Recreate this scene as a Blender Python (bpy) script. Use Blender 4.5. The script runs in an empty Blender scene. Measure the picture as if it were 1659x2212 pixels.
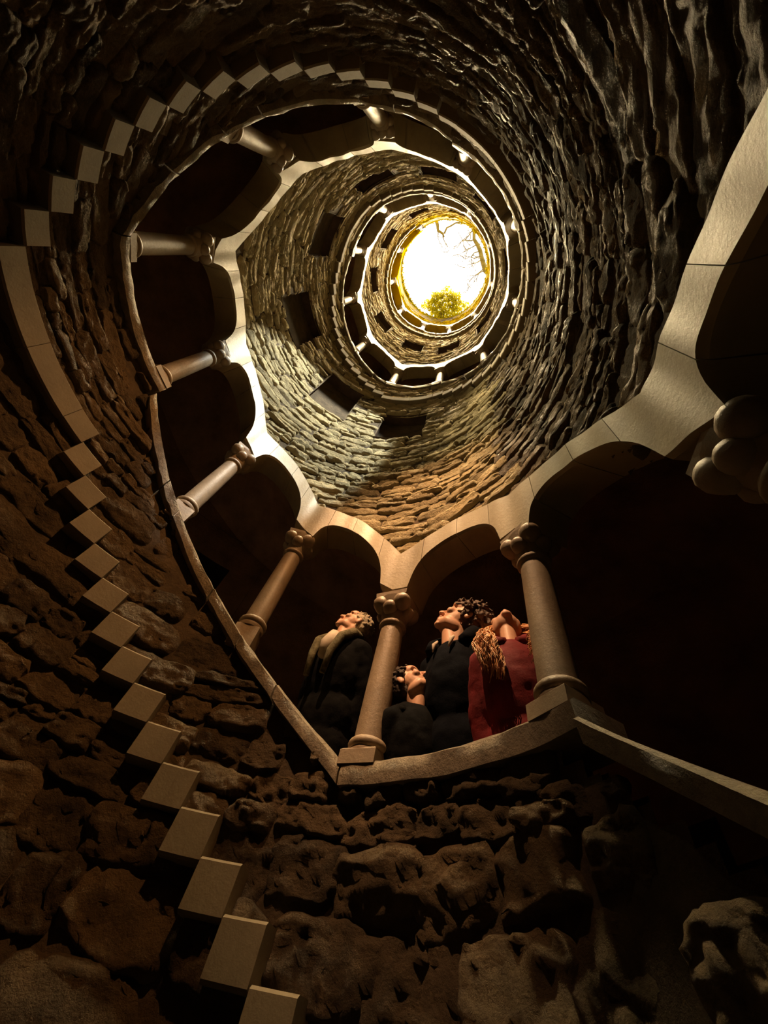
import bpy, bmesh, math, random
import numpy as np
from mathutils import Vector, Matrix, noise as mnoise

SC = bpy.context.scene
COL = SC.collection
U = 1.45                      # metres per shaft radius; all shaft geometry below is in shaft radii
ZF = -1.32                    # level of the bottom floor in shaft radii
PI = math.pi
def W(x, y, z): return Vector((x*U, y*U, (z-ZF)*U))

# ------------------------------------------------------------------ camera
F_PX, FW, FH = 878.785, 1659, 2212
XR = Vector((0.98477, 0.0, 0.17372)); YD = Vector((0.0923, 0.84702, -0.5235)); ZU = Vector((-0.1471, 0.5316, 0.8341))
cam_d = bpy.data.cameras.new('camera'); cam = bpy.data.objects.new('camera', cam_d); COL.objects.link(cam)
cam_d.sensor_fit = 'VERTICAL'; cam_d.sensor_height = 36; cam_d.sensor_width = 27
cam_d.lens = F_PX/FH*36
cam_d.clip_start = 0.02; cam_d.clip_end = 400
right = Vector((0.9848, 0.0923, -0.1471)); down = Vector((0.0, 0.847, 0.5316)); fwd = Vector((0.1737, -0.5235, 0.8341))
# rows above are the shaft's axes seen from the lens; the lens axes seen from the shaft are their transpose
r_ = Vector((right[0], down[0], fwd[0])); 
AX = np.array([[0.98477, 0.0923, -0.1471], [0.0, 0.84699, 0.5316], [0.1737, -0.5235, 0.8341]])   # shaft x, y, z in lens axes
lens_right = Vector(AX[:, 0]); lens_down = Vector(AX[:, 1]); lens_fwd = Vector(AX[:, 2])
CAMP = np.array([0.54465, -0.28956, 0.0])
m = Matrix((( lens_right[0], -lens_down[0], -lens_fwd[0]), (lens_right[1], -lens_down[1], -lens_fwd[1]), (lens_right[2], -lens_down[2], -lens_fwd[2]))).to_4x4()
m.translation = W(*CAMP)
cam.matrix_world = m
SC.camera = cam

# ------------------------------------------------------------------ sky, lights, exposure
SC.view_settings.view_transform = 'Standard'; SC.view_settings.look = 'None'
SC.view_settings.exposure = 0.0; SC.view_settings.gamma = 1.0; SC.view_settings.use_curve_mapping = False
wd = bpy.data.worlds.new('overcast_sky'); SC.world = wd; wd.use_nodes = True
bg = wd.node_tree.nodes['Background']; bg.inputs[0].default_value = (1.0, 0.98, 0.94, 1); bg.inputs[1].default_value = 2.6

def light(name, kind, loc, target, energy, color, **kw):
    d = bpy.data.lights.new(name, kind); d.energy = energy; d.color = color
    o = bpy.data.objects.new(name, d); COL.objects.link(o); o.location = loc
    if target is not None:
        o.rotation_euler = (Vector(target)-Vector(loc)).to_track_quat('-Z', 'Y').to_euler()
    for k, v in kw.items(): setattr(d, k, v)
    return o
# daylight straight down the shaft from the bright zenith
light('zenith_daylight', 'SUN', W(0, 0, 14), W(0, 0, 0), 112.0, (1.0, 0.76, 0.40), angle=math.radians(49))
# added white spot without a fixture, makes the pale patch on the wall
light('added_white_spot', 'SPOT', W(0.665, -0.738, 5.3), W(-0.58, 0.74, 2.95), 2500.0, (0.98, 1.0, 0.88), spot_size=math.radians(28), spot_blend=0.25, shadow_soft_size=0.03)
# added warm spots without fixtures: one brightens the people, one the left wall
light('added_warm_spot', 'SPOT', W(-0.475, -0.86, 4.76), W(0.55, 0.97, 1.30), 3400.0, (1.0, 0.54, 0.26), spot_size=math.radians(22), spot_blend=1.0, shadow_soft_size=0.03)
light('added_warm_spot', 'SPOT', W(0.62, -0.90, 3.66), W(-0.66, 0.70, 1.0), 620.0, (1.0, 0.46, 0.16), spot_size=math.radians(44), spot_blend=1.0, shadow_soft_size=0.04)
light('added_yellow_spot', 'SPOT', W(-0.86, -0.455, 4.62), W(0.93, 0.0, 3.0), 850.0, (1.0, 0.82, 0.46), spot_size=math.radians(54), spot_blend=0.9, shadow_soft_size=0.05)  # added spot, no fixture, lifts the right wall
po = light('opening_portal', 'AREA', W(0, 0, 11.35), W(0, 0, 0), 1.0, (1, 1, 1), shape='DISK', size=2.2*U)
po.data.cycles.is_portal = True
SC.cycles.max_bounces = 6; SC.cycles.diffuse_bounces = 5; SC.cycles.glossy_bounces = 2; SC.cycles.transmission_bounces = 2
SC.cycles.sample_clamp_indirect = 4.0
SC.cycles.use_denoising = True
SC.cycles.caustics_reflective = False; SC.cycles.caustics_refractive = False

# ------------------------------------------------------------------ the helix, in shaft radii
TH0, DTH = 0.60105, 0.57486
TURN = 2*PI/DTH               # arcade bays per turn
H_CAP = 0.622                 # top of capital above sill
FLOOR = 0.55                  # gallery floor below sill
RISE = [0.43839, 0.48366, 0.44006, 0.43915, 0.4661, 0.46061, 0.45843, 0.458]
LEV = np.concatenate([[0.59586], 0.59586+3*np.cumsum(RISE)])
DEV = {0: -.02466, 1: -.0022, 2: .00883, 3: -.00137, 4: .00165, 5: .0133, 6: .01226, 7: .01371, 8: -.01304, 9: -.00236, 10: -.00988,
       11: .00679, 12: .0103, 13: -.00896, 14: .00807, 15: .00144, 16: -.00531, 17: -.01075, 18: .00995}
S_MIN, S_MAX = -4, 28
def zl(s):                    # sill line: level for one bay, then a flight of three bays
    s = np.asarray(s, float)
    k = np.clip(np.floor(s/4).astype(int), -4, 7); mm = s-4*k
    kk = np.clip(k, 0, 7)
    b = np.where(k >= 0, LEV[kk], LEV[0]+3*0.51*k)
    r = np.where(k >= 0, np.array(RISE)[kk], 0.51)
    return b+r*np.maximum(0, mm-1)
_dx = np.arange(-8, 40); _dy = np.array([DEV.get(int(i), -0.07 if i < 0 else 0.0) for i in _dx])
def th(s): 
    s = np.asarray(s, float)
    return TH0+DTH*s+np.interp(s, _dx, _dy)
CAPW = 0.125                  # half width of the pier over a capital, in bays
def z_in(s):                  # underside of the arch
    s = np.asarray(s, float); v = s-np.floor(s)
    u = np.clip(np.abs(v-0.5)/(0.5-CAPW), 0, 1)
    return zl(s)+H_CAP+0.24*np.sqrt(np.maximum(0, 1-u**2.3))
def z_out(s):                 # upper edge of the arch band
    s = np.asarray(s, float); v = np.abs(2*(s-np.floor(s))-1)
    return zl(s)+H_CAP+0.262+0.122*(1-v**1.7)
RIM = 11.1
R_BACK, R_STONE = 0.992, 0.96
R_BAND, R_SILL, R_STEP, R_WALL2 = 0.938, 0.948, 0.936, 1.09
DROP, DROP_F, SILL_T = 0.035, 0.072, 0.056     # sill top below the helix line (level, sloping), sill thickness
R_OUT = 1.85

# ------------------------------------------------------------------ helpers
def mesh_obj(name, V, F, mat, parent=None, origin=(0, 0, 0), smooth=True, tone=None):
    """V in metres relative to origin (metres). One mesh object."""
    V = np.asarray(V, float)
    me = bpy.data.meshes.new(name)
    if isinstance(F, np.ndarray):
        n = F.shape[1]; me.vertices.add(len(V)); me.loops.add(F.size); me.polygons.add(len(F))
        me.vertices.foreach_set('co', V.astype(np.float32).ravel())
        me.loops.foreach_set('vertex_index', F.astype(np.int32).ravel())
        me.polygons.foreach_set('loop_start', np.arange(0, F.size, n, dtype=np.int32))
        me.update(calc_edges=True)
    else:
        me.from_pydata([tuple(v) for v in V], [], [tuple(f) for f in F]); me.update()
    if smooth: me.polygons.foreach_set('use_smooth', np.ones(len(me.polygons), dtype=bool))
    if tone is not None:
        a = me.attributes.new('tone', 'FLOAT', 'POINT'); a.data.foreach_set('value', np.asarray(tone, np.float32))
    me.materials.append(mat)
    o = bpy.data.objects.new(name, me); COL.objects.link(o)
    o.location = origin
    if parent is not None:
        o.parent = parent; o.location = Vector(origin)-parent.location
    return o
def empty(name, loc=(0, 0, 0)):
    o = bpy.data.objects.new(name, None); COL.objects.link(o); o.location = loc; o.empty_display_size = 0.2
    return o
def tag(o, label=None, cat=None, group=None, kind=None):
    for k, v in (('label', label), ('category', cat), ('group', group), ('kind', kind)):
        if v: o[k] = v
    return o
def toW(P):
    P = np.asarray(P, float); return np.stack([P[..., 0]*U, P[..., 1]*U, (P[..., 2]-ZF)*U], -1)
def cyl(r, t, z): return np.stack([r*np.cos(t), r*np.sin(t), z], -1)
def hash3(i, j, k, seed):
    h = (i.astype(np.int64)*374761393+j.astype(np.int64)*668265263+k.astype(np.int64)*2147483647+seed*144269504) & 0xffffffff
    h = ((h ^ (h >> 13))*1274126177) & 0xffffffff
    h = ((h ^ (h >> 16))*2246822519) & 0xffffffff
    return ((h ^ (h >> 15)) & 0xffff)/32767.5-1
def vnoise(P, seed=0):
    I = np.floor(P).astype(np.int64); f = P-I; f = f*f*(3-2*f)
    out = 0
    for dx in (0, 1):
        for dy in (0, 1):
            for dz in (0, 1):
                w = (f[..., 0] if dx else 1-f[..., 0])*(f[..., 1] if dy else 1-f[..., 1])*(f[..., 2] if dz else 1-f[..., 2])
                out = out+w*hash3(I[..., 0]+dx, I[..., 1]+dy, I[..., 2]+dz, seed)
    return out
def project(P):               # shaft radii -> pixels of the 1659 x 2212 frame, only used to rank stones by size
    c = (np.asarray(P)-CAMP) @ AX
    z = np.where(c[..., 2] > 0.05, c[..., 2], 1e9)
    x = FW/2+F_PX*c[..., 0]/z; y = FH/2+F_PX*c[..., 1]/z
    return x, y, c[..., 2]

# ------------------------------------------------------------------ materials
def moss_by_height(mt, z0, z1, col):
    nt = mt.node_tree; b = nt.nodes['Principled BSDF']; L = nt.links.new
    src = b.inputs['Base Color'].links[0].from_socket
    geo = nt.nodes.new('ShaderNodeNewGeometry'); sp = nt.nodes.new('ShaderNodeSeparateXYZ'); L(geo.outputs['Position'], sp.inputs[0])
    no = nt.nodes.new('ShaderNodeTexNoise'); no.inputs['Scale'].default_value = 1.7; no.inputs['Detail'].default_value = 5; L(geo.outputs['Position'], no.inputs['Vector'])
    ma = nt.nodes.new('ShaderNodeMath'); ma.operation = 'MULTIPLY_ADD'; ma.inputs[1].default_value = 3.0; L(no.outputs['Fac'], ma.inputs[0]); L(sp.outputs['Z'], ma.inputs[2])
    mr = nt.nodes.new('ShaderNodeMapRange'); mr.inputs[1].default_value = z0+1.5; mr.inputs[2].default_value = z1+1.5; L(ma.outputs[0], mr.inputs[0])
    mx = nt.nodes.new('ShaderNodeMix'); mx.data_type = 'RGBA'; mx.inputs[7].default_value = (*col, 1); L(mr.outputs[0], mx.inputs[0]); L(src, mx.inputs[6]); L(mx.outputs[2], b.inputs['Base Color'])
    m2 = nt.nodes.new('ShaderNodeMapRange'); m2.inputs[3].default_value = b.inputs['Specular IOR Level'].default_value; m2.inputs[4].default_value = 0.0; L(mr.outputs[0], m2.inputs[0]); L(m2.outputs[0], b.inputs['Specular IOR Level'])
def mat(name, color, rough=0.8, spec=0.35, var=0.25, scale=6.0, bump=0.4, bscale=40.0, wet=0.0, color2=None, tone=False, sheen=0.0, transl=0.0, bdist=0.012):
    mt = bpy.data.materials.new(name); mt.use_nodes = True
    nt = mt.node_tree; b = nt.nodes['Principled BSDF']; L = nt.links.new
    tc = nt.nodes.new('ShaderNodeTexCoord'); geo = nt.nodes.new('ShaderNodeNewGeometry')
    n1 = nt.nodes.new('ShaderNodeTexNoise'); n1.inputs['Scale'].default_value = scale; n1.inputs['Detail'].default_value = 6; n1.inputs['Roughness'].default_value = 0.65
    L(geo.outputs['Position'], n1.inputs['Vector'])
    mix = nt.nodes.new('ShaderNodeMix'); mix.data_type = 'RGBA'
    c2 = color2 or tuple(max(0, c*(1-var*1.6)) for c in color)
    c1 = tuple(min(1, c*(1+var)) for c in color)
    mix.inputs[6].default_value = (*c2, 1); mix.inputs[7].default_value = (*c1, 1)
    mr = nt.nodes.new('ShaderNodeMapRange'); mr.inputs[1].default_value = 0.3; mr.inputs[2].default_value = 0.7
    L(n1.outputs['Fac'], mr.inputs[0])
    fac = mr.outputs[0]
    if tone:
        at = nt.nodes.new('ShaderNodeAttribute'); at.attribute_name = 'tone'
        ad = nt.nodes.new('ShaderNodeMath'); ad.operation = 'ADD'; L(fac, ad.inputs[0]); L(at.outputs['Fac'], ad.inputs[1])
        hf = nt.nodes.new('ShaderNodeMath'); hf.operation = 'MULTIPLY'; hf.inputs[1].default_value = 0.5; L(ad.outputs[0], hf.inputs[0]); fac = hf.outputs[0]
    L(fac, mix.inputs[0]); L(mix.outputs[2], b.inputs['Base Color'])
    b.inputs['Roughness'].default_value = rough; b.inputs['Specular IOR Level'].default_value = spec
    if sheen: b.inputs['Sheen Weight'].default_value = sheen
    if wet:
        n3 = nt.nodes.new('ShaderNodeTexNoise'); n3.inputs['Scale'].default_value = 1.1; n3.inputs['Detail'].default_value = 3
        L(geo.outputs['Position'], n3.inputs['Vector'])
        m3 = nt.nodes.new('ShaderNodeMapRange'); m3.inputs[1].default_value = 0.42; m3.inputs[2].default_value = 0.62
        m3.inputs[3].default_value = rough; m3.inputs[4].default_value = rough-wet
        L(n3.outputs['Fac'], m3.inputs[0]); L(m3.outputs[0], b.inputs['Roughness'])
    if bump:
        n2 = nt.nodes.new('ShaderNodeTexNoise'); n2.inputs['Scale'].default_value = bscale; n2.inputs['Detail'].default_value = 8; n2.inputs['Roughness'].default_value = 0.7
        L(geo.outputs['Position'], n2.inputs['Vector'])
        bp = nt.nodes.new('ShaderNodeBump'); bp.inputs['Strength'].default_value = bump; bp.inputs['Distance'].default_value = bdist
        L(n2.outputs['Fac'], bp.inputs['Height']); L(bp.outputs['Normal'], b.inputs['Normal'])
    if transl:
        b.inputs['Transmission Weight'].default_value = 0
        tr = nt.nodes.new('ShaderNodeBsdfTranslucent'); ms = nt.nodes.new('ShaderNodeMixShader'); ms.inputs[0].default_value = transl
        L(mix.outputs[2], tr.inputs['Color']); L(b.outputs[0], ms.inputs[1]); L(tr.outputs[0], ms.inputs[2])
        L(ms.outputs[0], nt.nodes['Material Output'].inputs['Surface'])
    return mt
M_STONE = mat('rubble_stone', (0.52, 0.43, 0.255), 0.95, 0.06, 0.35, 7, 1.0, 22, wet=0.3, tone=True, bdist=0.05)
M_STONE_SHADE = mat('shaded_rubble_stone', (0.17, 0.118, 0.062), 0.85, 0.25, 0.5, 9, 1.0, 34, wet=0.3, tone=True, bdist=0.06)  # rubble stone with the shade of the shaft bottom put into its colour
M_MORTAR = mat('earthy_mortar', (0.09, 0.066, 0.042), 0.95, 0.2, 0.3, 8, 0.8, 30)
M_LIME = mat('smooth_limestone', (0.28, 0.228, 0.135), 0.6, 0.4, 0.16, 4, 0.3, 60, wet=0.2, bdist=0.006)
M_SILL = mat('pitted_sill_stone', (0.27, 0.215, 0.14), 0.6, 0.45, 0.3, 14, 1.0, 45, wet=0.25, bdist=0.02)
M_STEP = mat('pale_step_stone', (0.175, 0.14, 0.09), 0.85, 0.2, 0.12, 4, 0.25, 60, bdist=0.006)
M_COLUMN = mat('column_stone', (0.26, 0.20, 0.135), 0.6, 0.35, 0.18, 8, 0.4, 60, wet=0.2, bdist=0.006)
M_GALLERY = mat('gallery_plaster', (0.32, 0.19, 0.12), 0.9, 0.2, 0.3, 3, 0.7, 12, bdist=0.03)
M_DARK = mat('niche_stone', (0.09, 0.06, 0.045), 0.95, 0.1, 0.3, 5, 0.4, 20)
M_FLOOR = mat('wet_floor', (0.05, 0.04, 0.03), 0.6, 0.4, 0.3, 3, 0.4, 20)
M_MOSS = mat('yellow_moss', (0.30, 0.225, 0.002), 1.0, 0.0, 0.35, 9, 0.8, 25, bdist=0.02)
M_GROUND = mat('forest_ground', (0.10, 0.11, 0.04), 0.95, 0.1, 0.4, 2, 0.5, 10)

for mt_ in (M_STONE, M_LIME, M_SILL): moss_by_height(mt_, 13.6, 16.2, (0.46, 0.33, 0.004))

# ------------------------------------------------------------------ niches (windows) in the shaft wall
WIN = [(72, 95.5, 3.15, 3.68), (113, 134.5, 3.28, 4.03), (156, 180, 3.68, 4.40), (197.5, 219.5, 4.30, 5.02), (236, 256, 4.60, 5.03), (271, 291.5, 4.78, 5.32),
       (303, 321, 4.95, 5.5), (338, 356, 5.15, 5.7),
       (21, 40, 6.2, 6.8), (58, 78, 6.5, 7.05), (93.5, 113, 6.75, 7.4), (131, 149, 6.95, 7.6), (167, 188, 7.4, 7.95), (204, 223, 7.8, 8.5),
       (240, 258, 8.1, 8.7), (277, 295, 8.5, 9.1), (312, 330, 8.8, 9.4)]
def in_win(t, z, pad=0.0):
    d = np.degrees(t) % 360; out = np.zeros(np.shape(d), bool); p = np.degrees(pad)
    for a, b, z0, z1 in WIN: out |= (d > a-p) & (d < b+p) & (z > z0-pad) & (z < z1+pad)
    return out
def region(t, z, pad_lo=0.0, pad_hi=0.0):
    """-1 in an arcade, 0/1/2 in the solid wall above the arcade coils"""
    t = np.asarray(t, float); z = np.asarray(z, float)
    s0 = ((t-TH0)/DTH) % TURN
    reg = np.full(np.broadcast(t, z).shape, -1)
    for k in range(-2, 4):
        s = s0+TURN*k
        lo = np.where(s < S_MIN, ZF-1.0, np.where(s > S_MAX, 99.0, (z_in(s)*0.4+z_out(s)*0.6)))
        s2 = s+TURN
        hi = np.where(s2 < S_MIN, -50.0, np.where(s2 > S_MAX, RIM, zl(s2)-np.where(np.floor(s2) % 4 == 0, DROP, DROP_F)-SILL_T*0.6))
        ok = (z > lo-pad_lo) & (z < hi+pad_hi)
        r = np.where(s < 0, 0, np.where(s < 11, 1, 2))
        reg = np.where(ok, r, reg)
    return reg

# ------------------------------------------------------------------ shaft wall: backing shells
def shell(reg_id, parent_name, r, nt_, dz, windows=True):
    ts = np.linspace(0, 2*PI, nt_+1); zs = np.arange(ZF, RIM+dz, dz)
    T, Z = np.meshgrid(ts, zs, indexing='ij')
    tc = (T[:-1, :-1]+T[1:, 1:])/2; zc = (Z[:-1, :-1]+Z[1:, 1:])/2
    keep = region(tc, zc) == reg_id
    if windows: keep &= ~in_win(tc, zc)
    P = toW(cyl(r, T, Z)).reshape(-1, 3)
    nz = len(zs)
    i, j = np.nonzero(keep)
    F = np.stack([i*nz+j, i*nz+j+1, (i+1)*nz+j+1, (i+1)*nz+j], -1)
    used, inv = np.unique(F, return_inverse=True)
    return P[used], inv.reshape(F.shape)
WALLS = []
for rid, nm, lab in ((0, 'wall_lower', 'rough stone wall of the shaft below and beside the lowest arcade'),
                     (1, 'wall_middle', 'rough stone wall of the shaft between the large arcade and the ring above'),
                     (2, 'wall_upper', 'bright rough stone wall of the shaft near the opening')):
    V1, F1 = shell(rid, nm, R_BACK, 400, 0.035)
    V2, F2 = shell(rid, nm, R_WALL2-0.01, 200, 0.06, False)
    o = mesh_obj(nm, np.concatenate([V1, V2]), np.concatenate([F1, F2+len(V1)]), M_MORTAR)
    tag(o, lab, None, None, 'structure'); WALLS.append(o)

# ------------------------------------------------------------------ shaft wall: the stones
rng = np.random.default_rng(7)
def stone_cells():
    rows = []
    z = ZF
    while z < RIM:
        if z < 0.35: h = rng.uniform(0.10, 0.20)
        elif z < 1.2: h = rng.uniform(0.06, 0.12)
        else: h = rng.uniform(0.045, 0.098)
        rows.append((z, min(z+h, RIM+0.03))); z += h
    C = []
    for z0, z1 in rows:
        h = z1-z0; t = rng.uniform(0, 1)
        end = t+2*PI
        while t < end:
            l = h*(rng.uniform(1.0, 2.2) if z0 < 0.35 else rng.uniform(1.2, 3.0) if z0 < 1.2 else rng.uniform(1.3, 3.7))
            l = min(l, 0.42)
            if rng.random() < 0.12 and h > 0.05 and z0 > 0.35:          # a course split into two thin stones
                C.append((t+l/2, z0+h*0.27, l/2, h*0.27)); C.append((t+l/2, z0+h*0.77, l/2, h*0.24))
            else:
                C.append((t+l/2, (z0+z1)/2, l/2, h/2))
            t += l
    return np.array(C)
C = stone_cells()
n = len(C)
q = np.stack([np.cos(C[:, 0])*1.6, np.sin(C[:, 0])*1.6, C[:, 1]*1.6], -1)
C[:, 1] += 0.035*vnoise(q, 3)+0.012*vnoise(q*4, 4)                       # wavy courses
C[:, 0] %= 2*PI
big = np.clip((0.9-C[:, 1])/0.8, 0, 1)
rot = rng.normal(0, 0.07, n)+0.05*vnoise(q*1.3, 9)
dep = rng.uniform(0.009, 0.031, n)*np.where(C[:, 1] > 4.6, 0.8, 1)*(1+0.3*big)*np.where(C[:, 1] > 10.4, 0.25, 1)
over = rng.uniform(0.93, 1.05, n)+np.where(C[:, 1] < 2.2, 0.07, 0)
reg = region(C[:, 0], C[:, 1], 0.02, 0.02)
keep = reg >= 0
# trim stones that would cross a niche
a_, b_ = C[:, 2].copy(), C[:, 3].copy()
for wa, wb, z0, z1 in WIN:
    wa, wb = math.radians(wa), math.radians(wb)
    ov = (C[:, 0]+a_ > wa) & (C[:, 0]-a_ < wb) & (C[:, 1]+b_ > z0+0.01) & (C[:, 1]-b_ < z1-0.01)
    inside = ov & (C[:, 0] > wa) & (C[:, 0] < wb) & (C[:, 1] > z0) & (C[:, 1] < z1)
    keep &= ~inside
    e = ov & ~inside
    left = e & (C[:, 0] <= wa); lo = C[:, 0]-a_; C[left, 2] = np.maximum(0.01, (wa-lo[left])/2); C[left, 0] = lo[left]+C[left, 2]
    rgt = e & (C[:, 0] >= wb); hi = C[:, 0]+a_; C[rgt, 2] = np.maximum(0.01, (hi[rgt]-wb)/2); C[rgt, 0] = hi[rgt]-C[rgt, 2]
    low = e & ~left & ~rgt & (C[:, 1] <= z0); lo = C[:, 1]-b_; C[low, 3] = np.maximum(0.006, (z0-lo[low])/2); C[low, 1] = lo[low]+C[low, 3]
    up = e & ~left & ~rgt & (C[:, 1] >= z1); hi = C[:, 1]+b_; C[up, 3] = np.maximum(0.006, (hi[up]-z1)/2); C[up, 1] = hi[up]-C[up, 3]
    a_, b_ = C[:, 2].copy(), C[:, 3].copy()
    over[e] = 1.0; rot[e] = 0
def in_bay(t, z):
    s0 = ((t-TH0)/DTH) % TURN; out = np.zeros(len(t), bool)
    for k in range(-2, 4):
        s_ = s0+TURN*k
        out |= (s_ > S_MIN) & (s_ < S_MAX) & (z > zl(s_)-0.06) & (z < z_in(s_)+0.045)
    return out
for it in range(5):
    hit = np.zeros(n, bool)
    for fx, fy in ((-1, -1), (1, -1), (-1, 1), (1, 1), (0, -1), (0, 1), (-1, 0), (1, 0)):
        hit |= in_bay(C[:, 0]+fx*C[:, 2]*1.06, C[:, 1]+fy*C[:, 3]*1.1)
    if it == 4: keep &= ~hit
    else: C[hit, 2] *= 0.66; C[hit, 3] *= 0.85; over[hit] = 1.0
C, rot, dep, over, reg, big = C[keep], rot[keep], dep[keep], over[keep], reg[keep], big[keep]
n = len(C); tone = rng.uniform(0, 1, n); seed3 = rng.uniform(0, 50, (n, 3)); tilt = rng.normal(0, 0.35, (n, 2)); pw = rng.uniform(4, 14, n)
def stone_mesh(idx, nu, nv):
    u = np.linspace(-1, 1, nu); v = np.linspace(-1, 1, nv)
    u = np.sign(u)*np.abs(u)**0.8; v = np.sign(v)*np.abs(v)**0.8
    Ug, Vg = [g.ravel()[None] for g in np.meshgrid(u, v, indexing='ij')]
    c = C[idx]; m_ = len(idx); k = lambda x: np.asarray(x)[idx][:, None]
    X = Ug*(1-0.10*Vg**2*(1+0.5*k(tilt[:, 0]))); Y = Vg*(1-0.16*Ug**2*(1+0.6*k(tilt[:, 1])))
    sd = seed3[idx][:, None, :]
    P1 = np.stack([Ug*1.3+0*k(dep), Vg*1.3+0*k(dep), 0*Ug+0*k(dep)], -1)+sd
    o1 = vnoise(P1, 11); o2 = vnoise(P1+17.3, 12)
    o3 = vnoise(P1*3.1, 13); X = X+0.16*o1*(np.abs(Ug) > 0.3); Y = Y+0.22*o2+0.16*o3*(1-0.4*k(big))
    p = (1-np.abs(Ug)**k(pw))*(1-np.abs(Vg)**(k(pw)*0.8))
    edge = p <= 1e-6
    px = X*k(C[:, 2]); py = Y*k(C[:, 3])
    Pn = np.stack([px*9, py*16, 0*px], -1)+sd
    n1 = vnoise(Pn, 21); n2 = vnoise(Pn*2.3, 22); n3 = vnoise(Pn*4.6, 23)
    ridge = 1-np.abs(n2)*2
    h = k(dep)*np.sqrt(np.maximum(p, 0))*(1+0.35*(k(tilt[:, 0])*Ug+k(tilt[:, 1])*Vg))+np.where(edge, 0, 1)*np.minimum(1, p*2.2)*(0.011*n1+0.012*n2*ridge+0.007*n3+0.004*vnoise(Pn*9.5, 24))*(0.85+0.25*k(big))*np.where(k(C[:, 1]) > 10.4, 0.3, 1)
    r = R_BACK+0.004-np.where(edge, 0, np.clip(h, 0.002, 0.050))
    cr, sr = np.cos(k(rot)), np.sin(k(rot)); ov = k(over)
    t = k(C[:, 0])+(px*cr-py*sr)*ov/0.96; z = k(C[:, 1])+(px*sr+py*cr)*ov
    P = cyl(r, t, z)
    f = np.array([[i*nv+j, i*nv+j+1, (i+1)*nv+j+1, (i+1)*nv+j] for i in range(nu-1) for j in range(nv-1)])
    F = (f[None]+(np.arange(m_)*nu*nv)[:, None, None])
    return P, F
cen = cyl(0.965+0*C[:, 0], C[:, 0], C[:, 1])
cx, cy, cz = project(cen)
d1 = project(cyl(0.95+0*C[:, 0], C[:, 0]+C[:, 2], C[:, 1])); d2 = project(cyl(0.95+0*C[:, 0], C[:, 0], C[:, 1]+C[:, 3]))
area = np.abs((d1[0]-cx)*(d2[1]-cy)-(d1[1]-cy)*(d2[0]-cx))*4
vis = (cx > -40) & (cx < FW+40) & (cy > -40) & (cy < FH+40) & (cz > 0.05)
area = np.where(vis, area, 0)
for rid, wall in enumerate(WALLS):
    ids = np.nonzero(reg == rid)[0]
    order = ids[np.argsort(-area[ids])]
    top = order[:300]; top = top[area[top] > 60]
    rest = np.setdiff1d(ids, top)
    nu, nv = ((22, 15), (18, 9), (10, 6))[rid]
    P, F = stone_mesh(top, nu, nv)
    for a in range(len(top)):
        org = cen[top[a]]
        mesh_obj('stone', toW(P[a])-toW(org), F[0], M_STONE_SHADE if rid == 0 else M_STONE, wall, toW(org), tone=np.full(P.shape[1], tone[top[a]]))
    groups = [(rest[area[rest] > 250], 13, 8), (rest[(area[rest] <= 250) & (area[rest] > 0)], 8, 6), (rest[area[rest] <= 0], 4, 4)]
    Vs, Fs, Ts, off = [], [], [], 0
    for g, a, b in groups:
        if len(g) == 0: continue
        P, F = stone_mesh(g, a, b)
        Vs.append(toW(P).reshape(-1, 3)); Fs.append(F.reshape(-1, 4)+off); off += P.shape[0]*P.shape[1]
        Ts.append(np.repeat(tone[g], P.shape[1]))
    ro = mesh_obj('rubble', np.concatenate(Vs), np.concatenate(Fs), M_STONE_SHADE if rid == 0 else M_STONE, wall, tone=np.concatenate(Ts))
    tag(ro, None, None, None, 'stuff')

# ------------------------------------------------------------------ niches
for i, (a, b, z0, z1) in enumerate(WIN):
    ta = np.linspace(math.radians(a-0.6), math.radians(b+0.6), 6); za, zb = z0-0.012, z1+0.012
    V, Fq = [], []
    for t in ta:
        for r, z in ((R_BACK-0.012, za), (1.32, za), (1.32, zb), (R_BACK-0.012, zb)): V.append(cyl(r, t, z))
    for k in range(5):
        for e in range(3): Fq.append((k*4+e, k*4+e+1, k*4+5+e, k*4+4+e))
    Fq.append((0, 1, 2, 3)); Fq.append((20, 21, 22, 23))
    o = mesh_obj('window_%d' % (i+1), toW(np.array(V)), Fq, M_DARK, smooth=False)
    tag(o, None, None, None, 'structure')

# ------------------------------------------------------------------ arcade arches
def band_piece(sa, sb, ns=14, gap=0.0018):
    s = np.linspace(sa+gap, sb-gap, ns)
    # crowd samples where the curve turns
    zi, zo, t = z_in(s), z_out(s), th(s)
    c = 0.012
    jr = 0.004*vnoise(np.stack([s*9, s*0+3.1, s*0], -1), 31)
    prof = [(R_BAND+c, zi), (R_BAND+jr, zi+c), (R_BAND+jr, zo-c), (R_BAND+c, zo), (R_WALL2, zo), (R_WALL2, zi)]
    V = np.stack([cyl(r+0*s, t, z) for r, z in prof], 1)
    k = len(prof); Fq = []
    for i in range(ns-1):
        for e in range(k): Fq.append((i*k+e, i*k+(e+1) % k, (i+1)*k+(e+1) % k, (i+1)*k+e))
    Fq.append(tuple(range(k))); Fq.append(tuple((ns-1)*k+e for e in range(k)))
    return V.reshape(-1, 3), Fq
arches = empty('trim_1'); tag(arches, None, None, None, 'structure')
def put(nm, V, Fq, mt, parent, smooth=False):
    Wd = toW(V); org = Wd.mean(0)
    return mesh_obj(nm, Wd-org, Fq, mt, parent, org, smooth)
def shade(o, ang=35):
    for p in o.data.polygons: p.use_smooth = True
    o.data.set_sharp_from_angle(angle=math.radians(ang))
    return o
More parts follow.
